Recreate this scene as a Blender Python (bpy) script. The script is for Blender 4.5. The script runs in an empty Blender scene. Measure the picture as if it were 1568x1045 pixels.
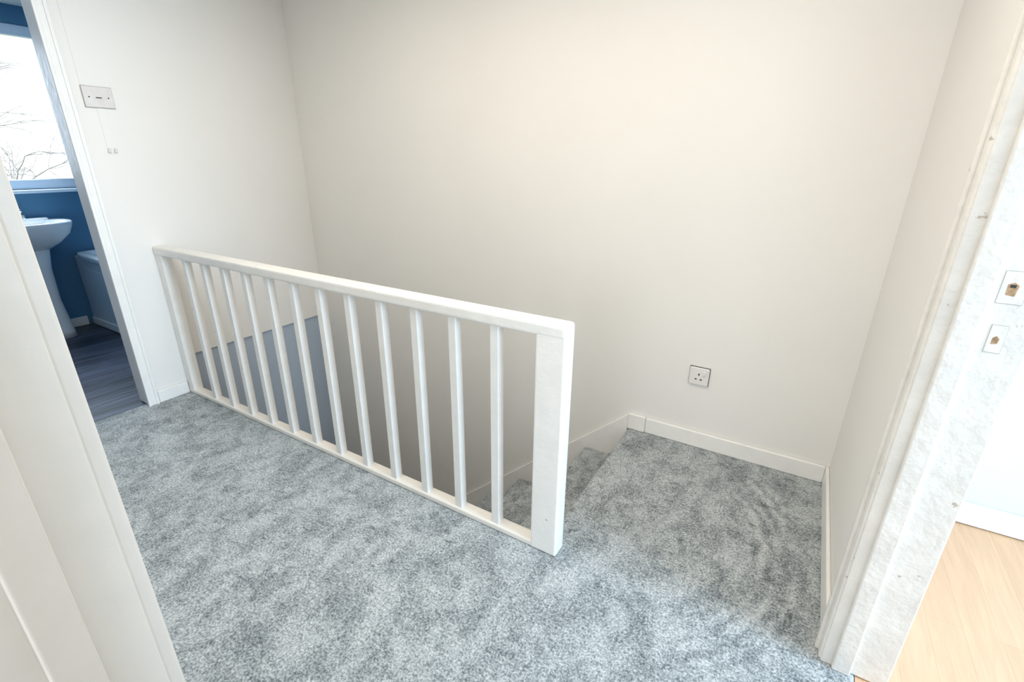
import bpy, bmesh, math, random
from mathutils import Vector, Matrix
random.seed(4)
S = bpy.context.scene
try:
    S.view_settings.view_transform = 'Standard'
    S.view_settings.look = 'None'
except Exception: pass

# ------------------------------------------------------------------ materials
def newmat(name):
    m = bpy.data.materials.new(name); m.use_nodes = True
    nt = m.node_tree; b = nt.nodes['Principled BSDF']
    return m, nt, b
def coords(nt, scale=(1,1,1), rot=(0,0,0)):
    tc = nt.nodes.new('ShaderNodeTexCoord'); mp = nt.nodes.new('ShaderNodeMapping')
    mp.inputs['Scale'].default_value = scale; mp.inputs['Rotation'].default_value = rot
    nt.links.new(tc.outputs['Object'], mp.inputs['Vector']); return mp.outputs['Vector']
def noise(nt, vec, scale, detail=2, rough=0.5, dist=0.0):
    n = nt.nodes.new('ShaderNodeTexNoise'); n.inputs['Scale'].default_value = scale
    n.inputs['Detail'].default_value = detail; n.inputs['Roughness'].default_value = rough
    n.inputs['Distortion'].default_value = dist
    nt.links.new(vec, n.inputs['Vector']); return n.outputs['Fac']
def ramp(nt, fac, stops):
    r = nt.nodes.new('ShaderNodeValToRGB'); e = r.color_ramp.elements
    while len(e) < len(stops): e.new(0.5)
    for i, (p, c) in enumerate(stops):
        e[i].position = p; e[i].color = (c[0], c[1], c[2], 1)
    nt.links.new(fac, r.inputs['Fac']); return r.outputs['Color']
def math_(nt, op, a, b=None, c=None):
    n = nt.nodes.new('ShaderNodeMath'); n.operation = op
    for i, v in enumerate((a, b, c)):
        if v is None: continue
        if isinstance(v, (int, float)): n.inputs[i].default_value = v
        else: nt.links.new(v, n.inputs[i])
    return n.outputs[0]
def mixc(nt, fac, a, b, mode='MIX'):
    n = nt.nodes.new('ShaderNodeMixRGB'); n.blend_type = mode
    for i, v in zip((0, 1, 2), (fac, a, b)):
        if isinstance(v, (int, float)): n.inputs[i].default_value = v
        elif isinstance(v, tuple): n.inputs[i].default_value = (*v, 1)
        else: nt.links.new(v, n.inputs[i])
    return n.outputs[0]
def bump(nt, b, h, strength, dist):
    n = nt.nodes.new('ShaderNodeBump'); n.inputs['Strength'].default_value = strength
    n.inputs['Distance'].default_value = dist
    nt.links.new(h, n.inputs['Height']); nt.links.new(n.outputs['Normal'], b.inputs['Normal'])
def paint(name, col, rough=0.6, bscale=60, bstr=0.15, bd=0.002, var=0.04, vscale=3, chips=None):
    m, nt, b = newmat(name); v = coords(nt)
    n = noise(nt, v, vscale, 3)
    lo = [max(0, c*(1-var)) for c in col]; hi = [min(1, c*(1+var)) for c in col]
    c = ramp(nt, n, [(0.3, lo), (0.7, hi)])
    if chips:
        cn = noise(nt, v, 30, 3, 0.6)
        cm = ramp(nt, cn, [(chips, (0, 0, 0)), (chips+0.03, (1, 1, 1))])
        c = mixc(nt, cm, c, (0.50, 0.43, 0.35))
    nt.links.new(c, b.inputs['Base Color'])
    b.inputs['Roughness'].default_value = rough
    bump(nt, b, noise(nt, v, bscale, 3, 0.6), bstr, bd)
    return m

M_wall = paint('wall_emulsion', (0.82, 0.80, 0.765), 0.75, 90, 0.12, 0.0015, 0.012, 2)
M_bedwall = paint('bedroom_emulsion', (0.72, 0.70, 0.70), 0.75, 90, 0.12, 0.0015, 0.012, 2)
M_greywall = paint('stairwell_blue_grey', (0.42, 0.49, 0.58), 0.8, 90, 0.12, 0.0015, 0.02, 2)  # darker blue-grey tone for the end wall below the upper wall
M_ceil = paint('ceiling_paint', (0.85, 0.84, 0.82), 0.9)
M_gloss = paint('white_gloss_paint', (0.85, 0.84, 0.81), 0.32, 28, 0.4, 0.004, 0.025, 14, chips=0.735)
M_worn = paint('worn_gloss_paint', (0.78, 0.75, 0.70), 0.36, 22, 0.6, 0.008, 0.05, 12, chips=0.695)
M_cream = paint('cream_gloss_paint', (0.85, 0.82, 0.765), 0.35, 30, 0.3, 0.003, 0.03, 10, chips=0.75)
M_blue = paint('blue_bathroom_paint', (0.07, 0.20, 0.34), 0.6, 80, 0.1, 0.0015, 0.05, 3)
M_ceramic = paint('ceramic', (0.85, 0.87, 0.88), 0.08, 5, 0.0, 0.0, 0.01)
M_acrylic = paint('bath_acrylic', (0.62, 0.72, 0.78), 0.2, 5, 0.0, 0.0, 0.01)
M_upvc = paint('upvc', (0.72, 0.82, 0.92), 0.3, 5, 0.0, 0.0, 0.01)  # white frame with the blue of reflected light put into its colour
M_plastic = paint('white_plastic', (0.78, 0.76, 0.74), 0.3, 5, 0.0, 0.0, 0.01)
M_plate = paint('painted_plate', (0.70, 0.67, 0.65), 0.4, 60, 0.2, 0.001, 0.05, 30)
M_dark = paint('dark_slot_and_shadow', (0.03, 0.028, 0.025), 0.6)
M_softgap = paint('shadow_gap_outline', (0.42, 0.39, 0.35), 0.7)  # tone of the painted recess shadow and the switch plate outline
M_rawwood = paint('raw_wood', (0.42, 0.27, 0.15), 0.7, 90, 0.5, 0.002, 0.4, 80)
M_bark = paint('bark', (0.42, 0.42, 0.42), 0.9, 30, 0.5, 0.01, 0.1, 10)
M_chrome, nt, b = newmat('chrome'); b.inputs['Metallic'].default_value = 1
b.inputs['Base Color'].default_value = (.8, .82, .85, 1); b.inputs['Roughness'].default_value = .12
v = coords(nt); bump(nt, b, noise(nt, v, 8), 0.02, 0.001)

def carpet(name):
    m, nt, b = newmat(name); L = nt.links
    v = coords(nt)
    tuft = noise(nt, v, 135, 3, 0.75)
    clump = noise(nt, v, 52, 3, 0.7, 0.4)
    v2 = coords(nt, (1.25, 0.85, 1), (0, 0, 0.55))
    patch = noise(nt, v2, 8.0, 6, 0.72, 0.35)
    vor = noise(nt, coords(nt, (1, 1.9, 1), (0, 0, -0.5)), 13, 4, 0.68, 0.25)
    big = noise(nt, v, 2.0, 2, 0.5)
    nap = nt.nodes.new('ShaderNodeMapRange'); nap.inputs[1].default_value = 0.40; nap.inputs[2].default_value = 0.58
    L.new(patch, nap.inputs[0])
    nap2 = nt.nodes.new('ShaderNodeMapRange'); nap2.inputs[1].default_value = 0.56; nap2.inputs[2].default_value = 0.67
    L.new(vor, nap2.inputs[0])
    tc = nt.nodes.new('ShaderNodeTexCoord')
    sub = nt.nodes.new('ShaderNodeVectorMath'); sub.operation = 'SUBTRACT'
    sub.inputs[1].default_value = (-0.50, 1.66, 0.0); L.new(tc.outputs['Object'], sub.inputs[0])
    ln = nt.nodes.new('ShaderNodeVectorMath'); ln.operation = 'LENGTH'; L.new(sub.outputs[0], ln.inputs[0])
    r = ln.outputs['Value']
    rj = math_(nt, 'ADD', r, math_(nt, 'MULTIPLY', noise(nt, v, 14, 3, 0.6), 0.06))
    wave = math_(nt, 'SINE', math_(nt, 'MULTIPLY', rj, 115.0))
    mk = nt.nodes.new('ShaderNodeMapRange'); mk.inputs[1].default_value = 0.44; mk.inputs[2].default_value = 0.58
    L.new(r, mk.inputs[0])
    mk2 = nt.nodes.new('ShaderNodeMapRange'); mk2.inputs[1].default_value = 0.80; mk2.inputs[2].default_value = 0.70
    L.new(r, mk2.inputs[0])
    sx = nt.nodes.new('ShaderNodeSeparateXYZ'); L.new(tc.outputs['Object'], sx.inputs[0])
    mk3 = nt.nodes.new('ShaderNodeMapRange'); mk3.inputs[1].default_value = -0.25; mk3.inputs[2].default_value = 0.05
    L.new(sx.outputs['X'], mk3.inputs[0])
    mk4 = nt.nodes.new('ShaderNodeMapRange'); mk4.inputs[1].default_value = 0.38; mk4.inputs[2].default_value = 0.56
    L.new(noise(nt, v, 8, 3), mk4.inputs[0])
    mask = math_(nt, 'MULTIPLY', math_(nt, 'MULTIPLY', mk.outputs[0], mk2.outputs[0]), math_(nt, 'MULTIPLY', mk3.outputs[0], mk4.outputs[0]))
    arcs = math_(nt, 'MULTIPLY', math_(nt, 'MULTIPLY', wave, mask), 0.10)
    def c0(x, k): return math_(nt, 'MULTIPLY', math_(nt, 'SUBTRACT', x, 0.5), k)
    t = math_(nt, 'ADD', c0(tuft, 1.6), 0.50)
    t = math_(nt, 'ADD', t, c0(clump, 0.50))
    t = math_(nt, 'ADD', t, c0(nap.outputs[0], 0.20))
    t = math_(nt, 'SUBTRACT', t, math_(nt, 'MULTIPLY', nap2.outputs[0], 0.15))
    t = math_(nt, 'ADD', t, c0(big, 0.12))
    t = math_(nt, 'ADD', t, arcs)
    col = ramp(nt, t, [(0.15, (0.085, 0.10, 0.11)), (0.38, (0.235, 0.265, 0.275)),
                       (0.58, (0.43, 0.465, 0.475)), (0.85, (0.70, 0.725, 0.73))])
    L.new(col, b.inputs['Base Color'])
    b.inputs['Roughness'].default_value = 0.95
    try:
        b.inputs['Sheen Weight'].default_value = 0.15; b.inputs['Sheen Roughness'].default_value = 0.6
        b.inputs['Specular IOR Level'].default_value = 0.1
    except Exception: pass
    h = math_(nt, 'ADD', tuft, math_(nt, 'MULTIPLY', clump, 0.6))
    bump(nt, b, h, 0.65, 0.010)
    return m
M_carpet = carpet('carpet_pile')

def planks(name, c1, c2, line, sx, sy, rough=0.35, glo=0.75, ghi=1.08, gfac=0.8, gs=2.0, spec=0.5):
    m, nt, b = newmat(name); L = nt.links
    v = coords(nt, (1, 1, 1), (0, 0, math.radians(90)))
    br = nt.nodes.new('ShaderNodeTexBrick'); L.new(v, br.inputs['Vector'])
    br.inputs['Scale'].default_value = 1; br.inputs['Brick Width'].default_value = sx
    br.inputs['Row Height'].default_value = sy; br.inputs['Mortar Size'].default_value = 0.0007
    br.offset = 0.37
    br.inputs['Color1'].default_value = (*c1, 1); br.inputs['Color2'].default_value = (*c2, 1)
    br.inputs['Mortar'].default_value = (*line, 1)
    g = noise(nt, coords(nt, (22, 1.6, 1)), gs, 6, 0.7, 0.8)
    gr = ramp(nt, g, [(0.35, (glo,)*3), (0.62, (ghi,)*3)])
    L.new(mixc(nt, gfac, br.outputs['Color'], gr, 'MULTIPLY'), b.inputs['Base Color'])
    b.inputs['Roughness'].default_value = rough
    try: b.inputs['Specular IOR Level'].default_value = spec
    except Exception: pass
    bump(nt, b, g, 0.05, 0.002)
    return m
M_lam = planks('beech_laminate', (0.72, 0.45, 0.27), (0.77, 0.50, 0.305), (0.62, 0.37, 0.21), 1.25, 0.095, 0.45, 0.88, 1.03, 0.9)
M_darkfl = planks('dark_oak_vinyl', (0.012, 0.015, 0.024), (0.024, 0.029, 0.042), (0.004, 0.005, 0.008), 0.9, 0.14, 0.42, 0.15, 4.5, 1.0, 0.8, 0.3)

M_glass = bpy.data.materials.new('window_glass'); M_glass.use_nodes = True
nt = M_glass.node_tree; nt.nodes.clear()
o = nt.nodes.new('ShaderNodeOutputMaterial'); mx = nt.nodes.new('ShaderNodeMixShader')
tr = nt.nodes.new('ShaderNodeBsdfTransparent'); gl = nt.nodes.new('ShaderNodeBsdfGlossy'); gl.inputs['Roughness'].default_value = .05
mx.inputs[0].default_value = .06
nt.links.new(tr.outputs[0], mx.inputs[1]); nt.links.new(gl.outputs[0], mx.inputs[2]); nt.links.new(mx.outputs[0], o.inputs[0])

# ------------------------------------------------------------------ helpers
def finish(name, bm, mat, bevel=0, seg=2, smooth=False, parent=None, lean=0.0):
    me = bpy.data.meshes.new(name)
    bmesh.ops.recalc_face_normals(bm, faces=bm.faces[:])
    if lean:
        for v_ in bm.verts: v_.co.x -= lean*(v_.co.z-0.45)
    bm.to_mesh(me); bm.free()
    ob = bpy.data.objects.new(name, me); S.collection.objects.link(ob)
    if mat: me.materials.append(mat)
    if smooth:
        for p in me.polygons: p.use_smooth = True
    if bevel:
        md = ob.modifiers.new('bevel', 'BEVEL'); md.width = bevel; md.segments = seg
        md.limit_method = 'ANGLE'; md.angle_limit = math.radians(40); md.harden_normals = False
    if parent: ob.parent = parent
    return ob
def addbox(bm, x0, x1, y0, y1, z0, z1):
    vs = [bm.verts.new((x, y, z)) for z in (z0, z1) for (x, y) in ((x0, y0), (x1, y0), (x1, y1), (x0, y1))]
    for f in ((3,2,1,0), (4,5,6,7), (0,1,5,4), (1,2,6,5), (2,3,7,6), (3,0,4,7)):
        bm.faces.new([vs[i] for i in f])
def boxes(name, lst, mat, bevel=0, seg=2, parent=None, lean=0.0):
    bm = bmesh.new()
    for b_ in lst: addbox(bm, *b_)
    return finish(name, bm, mat, bevel, seg, parent=parent, lean=lean)
def prism(name, pts, axis, a, b, mat, bevel=0, seg=2, parent=None):
    bm = bmesh.new()
    mk = (lambda p, t: (p[0], p[1], t)) if axis == 'z' else (lambda p, t: (p[0], t, p[1]))
    A = [bm.verts.new(mk(p, a)) for p in pts]; B = [bm.verts.new(mk(p, b)) for p in pts]
    bm.faces.new(A); bm.faces.new(B[::-1]); n = len(pts)
    for i in range(n): bm.faces.new((A[i], A[(i+1) % n], B[(i+1) % n], B[i]))
    return finish(name, bm, mat, bevel, seg, parent=parent)
def empty(name, loc=(0, 0, 0)):
    e = bpy.data.objects.new(name, None); S.collection.objects.link(e); e.empty_display_size = .1
    return e
def loft(name, rings, mat, n=40, power=2.0, cap0=True, cap1=True, parent=None, xmin=None):
    bm = bmesh.new(); R = []
    for (cx, cy, rx, ry, z) in rings:
        ring = []
        for i in range(n):
            t = 2*math.pi*i/n; c, s = math.cos(t), math.sin(t)
            x = cx + rx*math.copysign(abs(c)**(2/power), c); y = cy + ry*math.copysign(abs(s)**(2/power), s)
            if xmin is not None: x = max(x, xmin)
            ring.append(bm.verts.new((x, y, z)))
        R.append(ring)
    for a, b_ in zip(R, R[1:]):
        for i in range(n): bm.faces.new((a[i], a[(i+1) % n], b_[(i+1) % n], b_[i]))
    if cap0: bm.faces.new(R[0][::-1])
    if cap1: bm.faces.new(R[-1])
    return finish(name, bm, mat, smooth=True, parent=parent)

# ------------------------------------------------------------------ key dimensions
XL, XR, YB = -3.15, 0.285, 2.345
YF = 0.154
ZC = 2.40
NOSE = -0.65
YW = 1.345
GO, RI, NS = 0.224, 0.20, 11

# floors
prism('floor', [(-3.20, 0.03), (0.36, 0.03), (0.36, 1.36), (0.30, 1.36), (0.30, 2.36), (NOSE, 2.36), (NOSE, YW), (-3.20, YW)],
      'z', -0.22, 0.0, M_carpet, 0.012, 3)
boxes('floor_bedroom', [(0.36, 3.1, 0.09, 2.40, -0.2, -0.004)], M_lam)
boxes('floor_bathroom', [(-5.30, -3.20, -0.1, 2.40, -0.2, -0.006)], M_darkfl)
boxes('floor_study', [(-2.1, 1.7, -3.1, 0.03, -0.2, 0.0)], M_carpet)
boxes('ceiling', [(-5.4, 3.2, -3.2, 2.5, ZC, ZC+0.1)], M_ceil)
boxes('floor_hall', [(-3.4, 0.3, 1.2, 2.5, -2.75, -2.6)], M_carpet)

# walls
boxes('wall_back', [(-3.27, 0.45, YB, YB+0.12, -2.7, ZC)], M_wall)
boxes('wall_left', [(-3.27, XL, 1.09, YB, 0.232, ZC), (-3.27, XL, 1.09, YW, 0, 0.232),
                    (-3.27, XL, 0.10, 1.09, 2.09, ZC), (-3.27, XL, 0.03, 0.22, 0, 2.09)], M_wall)
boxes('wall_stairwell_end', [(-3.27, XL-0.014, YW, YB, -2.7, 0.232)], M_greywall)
boxes('wall_stairwell', [(-3.15, -0.65, 1.29, YW, -2.7, -0.22)], M_wall)
boxes('wall_right', [(XR, 0.415, 1.375, YB, 0, ZC), (XR, 0.415, 0.09, 0.40, 0, ZC), (XR, 0.415, 0.40, 1.375, 2.06, ZC)], M_wall)
boxes('wall_front', [(-3.27, -0.672, 0.0, YF-0.014, 0, ZC), (0.255, XR, 0.0, YF-0.014, 0, ZC), (-0.68, 0.255, 0.0, YF-0.014, 2.06, ZC),
                     (XR, 3.1, 0.0, 0.09, 0, ZC)], M_wall)
boxes('wall_bedroom_back', [(0.45, 3.1, YB, YB+0.12, 0, ZC)], M_bedwall)
boxes('wall_bedroom_side', [(3.0, 3.1, 0.09, 0.35, 0, ZC), (3.0, 3.1, 1.55, YB, 0, ZC), (3.0, 3.1, 0.35, 1.55, 0, 0.8), (3.0, 3.1, 0.35, 1.55, 2.15, ZC)], M_bedwall)
boxes('wall_study', [(-2.1, -2.0, -3.1, 0, 0, ZC), (1.6, 1.7, -3.1, 0, 0, ZC), (-2.0, -1.2, -3.1, -3.0, 0, ZC), (0.9, 1.6, -3.1, -3.0, 0, ZC),
                     (-1.2, 0.9, -3.1, -3.0, 0, 0.8), (-1.2, 0.9, -3.1, -3.0, 2.15, ZC)], M_wall)
boxes('wall_bathroom_window', [(-5.37, -5.25, -0.1, 0.55, 0, ZC), (-5.37, -5.25, 1.80, 2.40, 0, ZC),
                      (-5.37, -5.25, 0.55, 1.80, 0, 1.13), (-5.37, -5.25, 0.55, 1.80, 2.28, ZC)], M_blue)
boxes('wall_bathroom_side', [(-5.25, -3.27, 2.30, 2.40, 0, ZC), (-5.25, -3.27, -0.1, 0.0, 0, ZC), (-3.285, -3.27, 1.12, 2.30, 0, ZC)], M_blue)

# stairs
pts = [(NOSE, -0.22), (NOSE, -RI)]
for k in range(1, NS+1):
    z = -RI*k; x1 = NOSE-GO*k
    pts += [(x1-0.018, z), (x1-0.018, z-0.03), (x1, z-0.045), (x1, z-RI)]
pts += [(pts[-1][0], -2.6), (NOSE, -2.6)]
q = []
for p in pts:
    if not q or (abs(q[-1][0]-p[0])+abs(q[-1][1]-p[1])) > 1e-4: q.append(p)
prism('carpeted_staircase', q, 'y', YW+0.004, YB-0.018, M_carpet, 0.010, 3)
prism('trim_1', [(NOSE-0.005, 0.088), (NOSE-0.005, -0.12), (-2.95, -2.3), (-2.95, 0.088+0.893*(-2.95-NOSE))], 'y', YB-0.016, YB, M_gloss, 0.004)

# skirting
boxes('baseboard_back', [(-0.56, XR-0.014, YB-0.015, YB, 0, 0.088), (NOSE-0.005, -0.56, YB-0.020, YB, 0, 0.092)], M_gloss, 0.005)
boxes('baseboard_right', [(XR-0.014, XR, 1.40, YB, 0, 0.088)], M_gloss, 0.005)
boxes('baseboard_left', [(XL, XL+0.016, 1.115, 1.285, 0, 0.075)], M_gloss, 0.005)
boxes('baseboard_front', [(-3.15, -0.72, YF-0.014, YF, 0, 0.088)], M_gloss, 0.005)
boxes('baseboard_bedroom', [(0.415, 3.0, YB-0.016, YB, 0, 0.10), (0.415, 0.430, 1.45, YB-0.016, 0, 0.10)], M_gloss, 0.005)
boxes('baseboard_bathroom', [(-5.25, -5.235, 0.0, 1.515, 0, 0.075)], M_gloss, 0.004)

# ------------------------------------------------------------------ door frames
e = empty('door_frame')
boxes('architrave', [(0.266, XR, 1.350, 1.400, 0, 2.11), (0.266, XR, 0.36, 0.41, 0, 2.11), (0.266, XR, 0.36, 1.40, 2.055, 2.11)], M_worn, 0.007, 4, e)
boxes('architrave_bead', [(0.257, 0.27, 1.381, 1.402, 0, 2.12), (0.257, 0.27, 0.36, 0.377, 0, 2.12)], M_worn, 0.006, 4, e)
boxes('architrave_bedroom', [(0.415, 0.433, 1.350, 1.41, 0, 2.11), (0.415, 0.433, 0.34, 0.40, 0, 2.11)], M_worn, 0.005, 3, e)
boxes('lining', [(0.272, 0.432, 1.345, 1.378, 0, 2.06), (0.272, 0.432, 0.385, 0.415, 0, 2.06), (0.272, 0.432, 0.40, 1.36, 2.03, 2.06)], M_worn, 0.003, 2, e)
boxes('door_stop', [(0.300, 0.345, 1.331, 1.347, 0, 2.03), (0.300, 0.345, 0.413, 0.429, 0, 2.03), (0.300, 0.345, 0.42, 1.34, 2.016, 2.03)], M_worn, 0.004, 3, e)
boxes('recess_shadow_rim', [(0.3563, 0.3979, 1.3442, 1.346, 1.1241, 1.1929), (0.3653, 0.3927, 1.3442, 1.346, 1.0171, 1.0789)], M_softgap, 0, 2, e)  # thin darker plate, paints a shadow gap around the strike recess
boxes('strike_recess', [(0.357, 0.397, 1.3436, 1.346, 1.125, 1.192), (0.366, 0.392, 1.3436, 1.346, 1.018, 1.078)], M_worn, 0.0008, 2, e)
prism('bare_mortise', [(0.367, 1.143), (0.382, 1.141), (0.384, 1.164), (0.376, 1.170), (0.366, 1.165)], 'y', 1.3430, 1.345, M_rawwood, 0.0008, 2, e)
prism('bare_mortise_low', [(0.373, 1.036), (0.383, 1.038), (0.385, 1.049), (0.379, 1.056), (0.373, 1.050)], 'y', 1.3430, 1.345, M_rawwood, 0.0008, 2, e)
boxes('mortise_hole', [(0.370, 0.379, 1.3425, 1.344, 1.159, 1.165)], M_dark, 0, 2, e)

e = empty('door_frame'); LN = 0.022
boxes('architrave', [(-0.675, -0.606, YF-0.014, YF+0.004, 0, 2.12), (0.215, 0.27, YF-0.014, YF+0.004, 0, 2.12), (-0.67, 0.27, YF-0.014, YF+0.004, 2.04, 2.12)], M_cream, 0.004, 3, e, LN)
boxes('lining', [(-0.632, -0.600, -0.02, YF-0.013, 0, 2.06), (0.225, 0.255, -0.02, YF-0.013, 0, 2.06), (-0.63, 0.255, -0.02, YF-0.013, 2.03, 2.06)], M_cream, 0.003, 3, e, LN)
boxes('door_stop', [(-0.600, -0.585, 0.047, 0.0876, 0, 2.03), (0.21, 0.225, 0.047, 0.0876, 0, 2.03), (-0.6, 0.225, 0.047, 0.0876, 2.015, 2.03)], M_cream, 0.003, 3, e, LN)

e = empty('door_frame')
boxes('architrave', [(XL, XL+0.016, 1.055, 1.112, 0, 2.14), (XL, XL+0.016, 0.20, 0.255, 0, 2.14), (XL, XL+0.016, 0.2, 1.112, 2.085, 2.14)], M_gloss, 0.004, 3, e)
boxes('architrave_bead', [(XL+0.014, XL+0.022, 1.055, 1.070, 0, 2.13), (XL+0.014, XL+0.022, 1.096, 1.112, 0, 2.13)], M_gloss, 0.003, 3, e)
boxes('lining', [(-3.275, XL+0.004, 1.066, 1.092, 0, 2.09), (-3.275, XL+0.004, 0.22, 0.25, 0, 2.09), (-3.275, XL+0.004, 0.22, 1.09, 2.075, 2.10)], M_gloss, 0.003, 2, e)

# ------------------------------------------------------------------ banister
ban = empty('stair_banister')
boxes('newel_post', [(-0.687, -0.579, 1.2835, 1.352, 0.0, 0.900)], M_gloss, 0.008, 4, ban)
boxes('handrail', [(XL, -0.5785, 1.2825, 1.3525, 0.864, 0.913)], M_gloss, 0.012, 4, ban)
boxes('bottom_rail', [(XL, -0.68, 1.286, 1.340, 0.0, 0.026)], M_cream, 0.006, 3, ban)
boxes('wall_post', [(XL, -3.085, 1.288, 1.345, 0.02, 0.87)], M_gloss, 0.006, 3, ban)
for i in range(12):
    x = -2.864 + i*0.1828
    boxes('baluster_%d' % (i+1), [(x-0.018, x+0.018, 1.294, 1.330, 0.02, 0.868)], M_gloss, 0.004, 3, ban)

# ------------------------------------------------------------------ switch plate, hooks, socket
e = empty('light_switch_plate')
boxes('back_rim', [(XL, XL+0.004, 1.154, 1.282, 1.610, 1.708)], M_softgap, 0.001, 2, e)
boxes('plate', [(XL+0.002, XL+0.010, 1.156, 1.280, 1.612, 1.706)], M_plate, 0.004, 3, e)
boxes('toggle', [(XL+0.010, XL+0.014, 1.205, 1.229, 1.655, 1.659)], M_dark, 0.001, 2, e)
for yy in (1.178, 1.258):
    boxes('screw', [(XL+0.009, XL+0.012, yy-0.003, yy+0.003, 1.655, 1.661)], M_dark, 0.002, 2, e)
boxes('painted_capping', [(XL, XL+0.0025, 1.200, 1.236, 1.40, 1.61), (XL, XL+0.0025, 1.158, 1.182, 1.71, ZC)], M_wall, 0.001, 2, e)
e = empty('cable_clip')
for j, yy in enumerate((1.205, 1.232)):
    boxes('clip_body', [(XL, XL+0.012, yy-0.006, yy+0.006, 1.402, 1.424), (XL, XL+0.006, yy-0.009, yy+0.009, 1.402, 1.409)], M_plate, 0.003, 2, e)
e = empty('wall_socket')
sx_, sz_ = -0.329, 0.392
boxes('shadow_border', [(sx_-0.048, sx_+0.048, YB-0.004, YB, sz_-0.048, sz_+0.048)], M_dark, 0.001, 2, e)  # dark sheet painting the shadow border around the faceplate
boxes('faceplate', [(sx_-0.046, sx_+0.046, YB-0.012, YB-0.003, sz_-0.046, sz_+0.046)], M_plastic, 0.004, 3, e)
boxes('rocker_switch', [(sx_+0.016, sx_+0.030, YB-0.017, YB-0.011, sz_+0.008, sz_+0.030)], M_plastic, 0.002, 2, e)
boxes('pin_slots', [(sx_-0.004, sx_+0.002, YB-0.0128, YB-0.011, sz_+0.006, sz_+0.016),
                    (sx_-0.018, sx_-0.008, YB-0.0128, YB-0.011, sz_-0.018, sz_-0.012),
                    (sx_+0.006, sx_+0.016, YB-0.0128, YB-0.011, sz_-0.018, sz_-0.012)], M_dark, 0, 2, e)

# ------------------------------------------------------------------ bathroom
e = empty('window_1')
y0, y1, z0, z1 = 0.55, 1.80, 1.13, 2.28
boxes('frame', [(-5.34, -5.27, y0, y1, z0, z0+0.075), (-5.34, -5.27, y0, y1, z1-0.075, z1), (-5.34, -5.27, y0, y0+0.065, z0, z1),
                (-5.34, -5.27, y1-0.065, y1, z0, z1), (-5.34, -5.27, 1.05, 1.11, z0, z1)], M_upvc, 0.008, 3, e)
boxes('sill', [(-5.27, -5.20, y0-0.03, y1+0.03, z0-0.025, z0)], M_upvc, 0.006, 3, e)
boxes('glass', [(-5.308, -5.302, y0+0.05, y1-0.05, z0+0.06, z1-0.06)], M_glass, 0, 2, e)
boxes('window_2', [(3.03, 3.07, 0.35, 1.55, 0.8, 0.86), (3.03, 3.07, 0.35, 1.55, 2.09, 2.15), (3.03, 3.07, 0.35, 0.41, 0.8, 2.15), (3.03, 3.07, 1.49, 1.55, 0.8, 2.15)], M_upvc, 0.005)
boxes('window_3_added', [(-1.2, 0.9, -3.07, -3.03, 0.8, 0.86), (-1.2, 0.9, -3.07, -3.03, 2.09, 2.15), (-1.2, -1.14, -3.07, -3.03, 0.8, 2.15), (0.84, 0.9, -3.07, -3.03, 0.8, 2.15)], M_upvc, 0.005)  # unseen study window, added to go with the fill light

e = empty('pedestal_sink')
cx, cy = -5.045, 1.255
loft('basin', [(cx-.03, cy, .09, .10, .69), (cx-.02, cy, .14, .19, .745), (cx, cy, .185, .255, .815), (cx, cy, .205, .28, .875),
               (cx, cy, .21, .285, .898), (cx, cy, .203, .278, .908), (cx+.01, cy, .17, .25, .902), (cx+.015, cy, .15, .225, .86),
               (cx+.015, cy, .09, .14, .80), (cx+.015, cy, .03, .04, .79)], M_ceramic, 48, 2.4, parent=e, xmin=-5.248)
loft('tap_ledge', [(-5.21, cy, .05, .20, .88), (-5.21, cy, .05, .20, .915), (-5.21, cy, .043, .19, .922)], M_ceramic, 40, 4, parent=e, xmin=-5.248)
loft('pedestal', [(-5.07, cy, .105, .11, -.006), (-5.07, cy, .095, .10, .05), (-5.08, cy, .075, .08, .3), (-5.07, cy, .08, .085, .55), (-5.07, cy, .10, .11, .71)], M_ceramic, 32, 2.4, parent=e)
for yy in (cy-0.10, cy+0.04):
    loft('tap_body', [(-5.20, yy, .02, .02, .918), (-5.20, yy, .015, .015, .93), (-5.20, yy, .013, .013, .965), (-5.20, yy, .024, .024, .975), (-5.20, yy, .022, .022, .995), (-5.20, yy, .01, .01, 1.0)], M_chrome, 20, parent=e)
    boxes('tap_spout', [(-5.195, -5.115, yy-.009, yy+.009, .938, .955), (-5.127, -5.113, yy-.008, yy+.008, .925, .945)], M_chrome, 0.005, 3, e)

e = empty('bathtub')
bx, by, rx, ry = -4.42, 1.91, 0.825, 0.375
loft('tub_shell', [(bx, by, rx, ry, .585), (bx, by, rx+.003, ry+.003, .61), (bx, by, rx, ry, .625), (bx, by, rx-.06, ry-.06, .625),
                   (bx, by, rx-.08, ry-.08, .60), (bx, by, rx-.13, ry-.11, .35), (bx, by, rx-.2, ry-.15, .22), (bx, by, .3, .1, .20)], M_acrylic, 64, 9, cap0=False, parent=e)
boxes('side_panel', [(-5.24, -3.60, 1.555, 1.57, 0.0, 0.595), (-5.10, -3.74, 1.551, 1.557, 0.12, 0.50)], M_acrylic, 0.004, 3, e)
boxes('plinth', [(-5.23, -3.60, 1.542, 1.557, 0.0, 0.06)], M_gloss, 0.003, 3, e)
boxes('end_panel', [(-3.615, -3.60, 1.57, 2.27, 0.0, 0.595)], M_acrylic, 0.004, 3, e)

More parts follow.
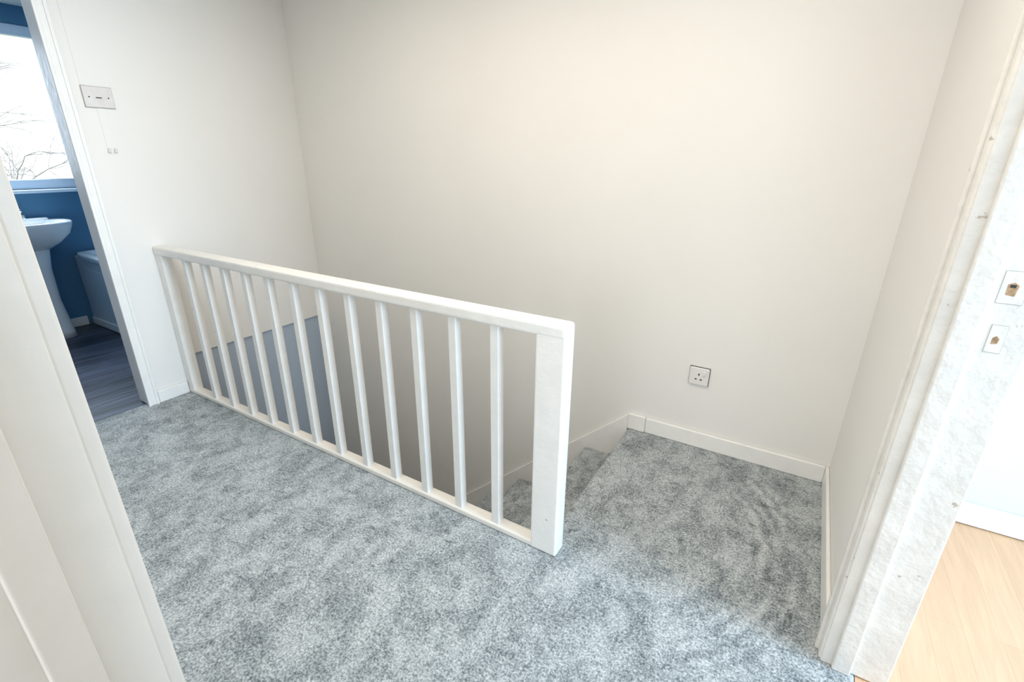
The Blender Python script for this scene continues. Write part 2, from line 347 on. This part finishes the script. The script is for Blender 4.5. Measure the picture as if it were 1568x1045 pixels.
# bare tree outside the bathroom window
cu = bpy.data.curves.new('tree', 'CURVE'); cu.dimensions = '3D'; cu.bevel_depth = 1.0; cu.bevel_resolution = 1
def branch(p, d, l, r, lev):
    sp = cu.splines.new('POLY'); n = 6; sp.points.add(n-1)
    P = p.copy(); pts = []
    for i in range(n):
        sp.points[i].co = (*P, 1); sp.points[i].radius = r*(1-0.5*i/(n-1)); pts.append((P.copy(), d.copy()))
        d = (d + Vector((random.uniform(-.3, .3), random.uniform(-.3, .3), random.uniform(-.25, .15)))).normalized()
        P = P + d*(l/(n-1))
    if lev > 0:
        for k in range(7 if lev > 1 else 6):
            q_, dd = pts[random.randint(2, n-1)]
            nd = (dd + Vector((random.uniform(-1, 1), random.uniform(-1.1, 1.1), random.uniform(-.6, .4)))).normalized()
            branch(q_, nd, l*random.uniform(.5, .7), r*.45, lev-1)
branch(Vector((-12.0, 3.2, -2.6)), Vector((0, 0, 1)), 3.4, 0.055, 4)
cu.materials.append(M_bark)
tree = bpy.data.objects.new('tree', cu); S.collection.objects.link(tree)
boxes('ground_outside', [(-30, -5.6, -15, 15, -2.7, -2.6)], paint('lawn', (0.25, 0.33, 0.16), 0.9))

# ------------------------------------------------------------------ light
def area(name, loc, direction, sx, sy, power, col, spread=180):
    l = bpy.data.lights.new(name, 'AREA'); l.shape = 'RECTANGLE'; l.size = sx; l.size_y = sy
    l.energy = power; l.color = col; l.spread = math.radians(spread)
    o = bpy.data.objects.new(name, l); S.collection.objects.link(o); o.location = loc
    o.rotation_euler = Vector(direction).to_track_quat('-Z', 'Y').to_euler(); return o
area('daylight_bedroom', (2.98, 0.95, 1.48), (-1, -0.08, -0.22), 1.1, 1.2, 78, (0.55, 0.77, 1.0), 120)
area('fill_study', (-0.15, -2.95, 1.48), (0, 1, 0), 2.0, 1.25, 48, (0.93, 0.96, 1.0))  # added fill behind the camera, set at the unseen study window
area('daylight_bathroom', (-5.22, 1.15, 1.7), (1, -0.1, -0.2), 1.0, 0.9, 32, (0.72, 0.87, 1.0))
area('ceiling_fill_light', (-1.15, 1.10, 2.385), (0, 0, -1), 2.2, 1.0, 31, (1.0, 0.91, 0.785))  # added broad warm fill under the ceiling, no lamp seen there
W = bpy.data.worlds.new('sky'); S.world = W; W.use_nodes = True
bg = W.node_tree.nodes['Background']; bg.inputs[0].default_value = (0.95, 0.98, 1.0, 1); bg.inputs[1].default_value = 1.8

# ------------------------------------------------------------------ camera
p = math.radians(20.9); psi = math.radians(31.1)
F = Vector((-math.sin(psi), math.cos(psi), 0)); R = Vector((math.cos(psi), math.sin(psi), 0)); Z = Vector((0, 0, 1))
c = F*math.cos(p) - Z*math.sin(p); d = -Z*math.cos(p) - F*math.sin(p)
right = (R - 0.00825*d).normalized(); up = -(d + 0.00825*R).normalized(); back = -c
mat = Matrix((( right.x, up.x, back.x, 0), (right.y, up.y, back.y, 0), (right.z, up.z, back.z, 1.4), (0, 0, 0, 1)))
cam = bpy.data.cameras.new('camera'); cam.lens = 36*740/1568; cam.sensor_width = 36; cam.clip_start = 0.01
co = bpy.data.objects.new('camera', cam); S.collection.objects.link(co); co.matrix_world = mat
S.camera = co
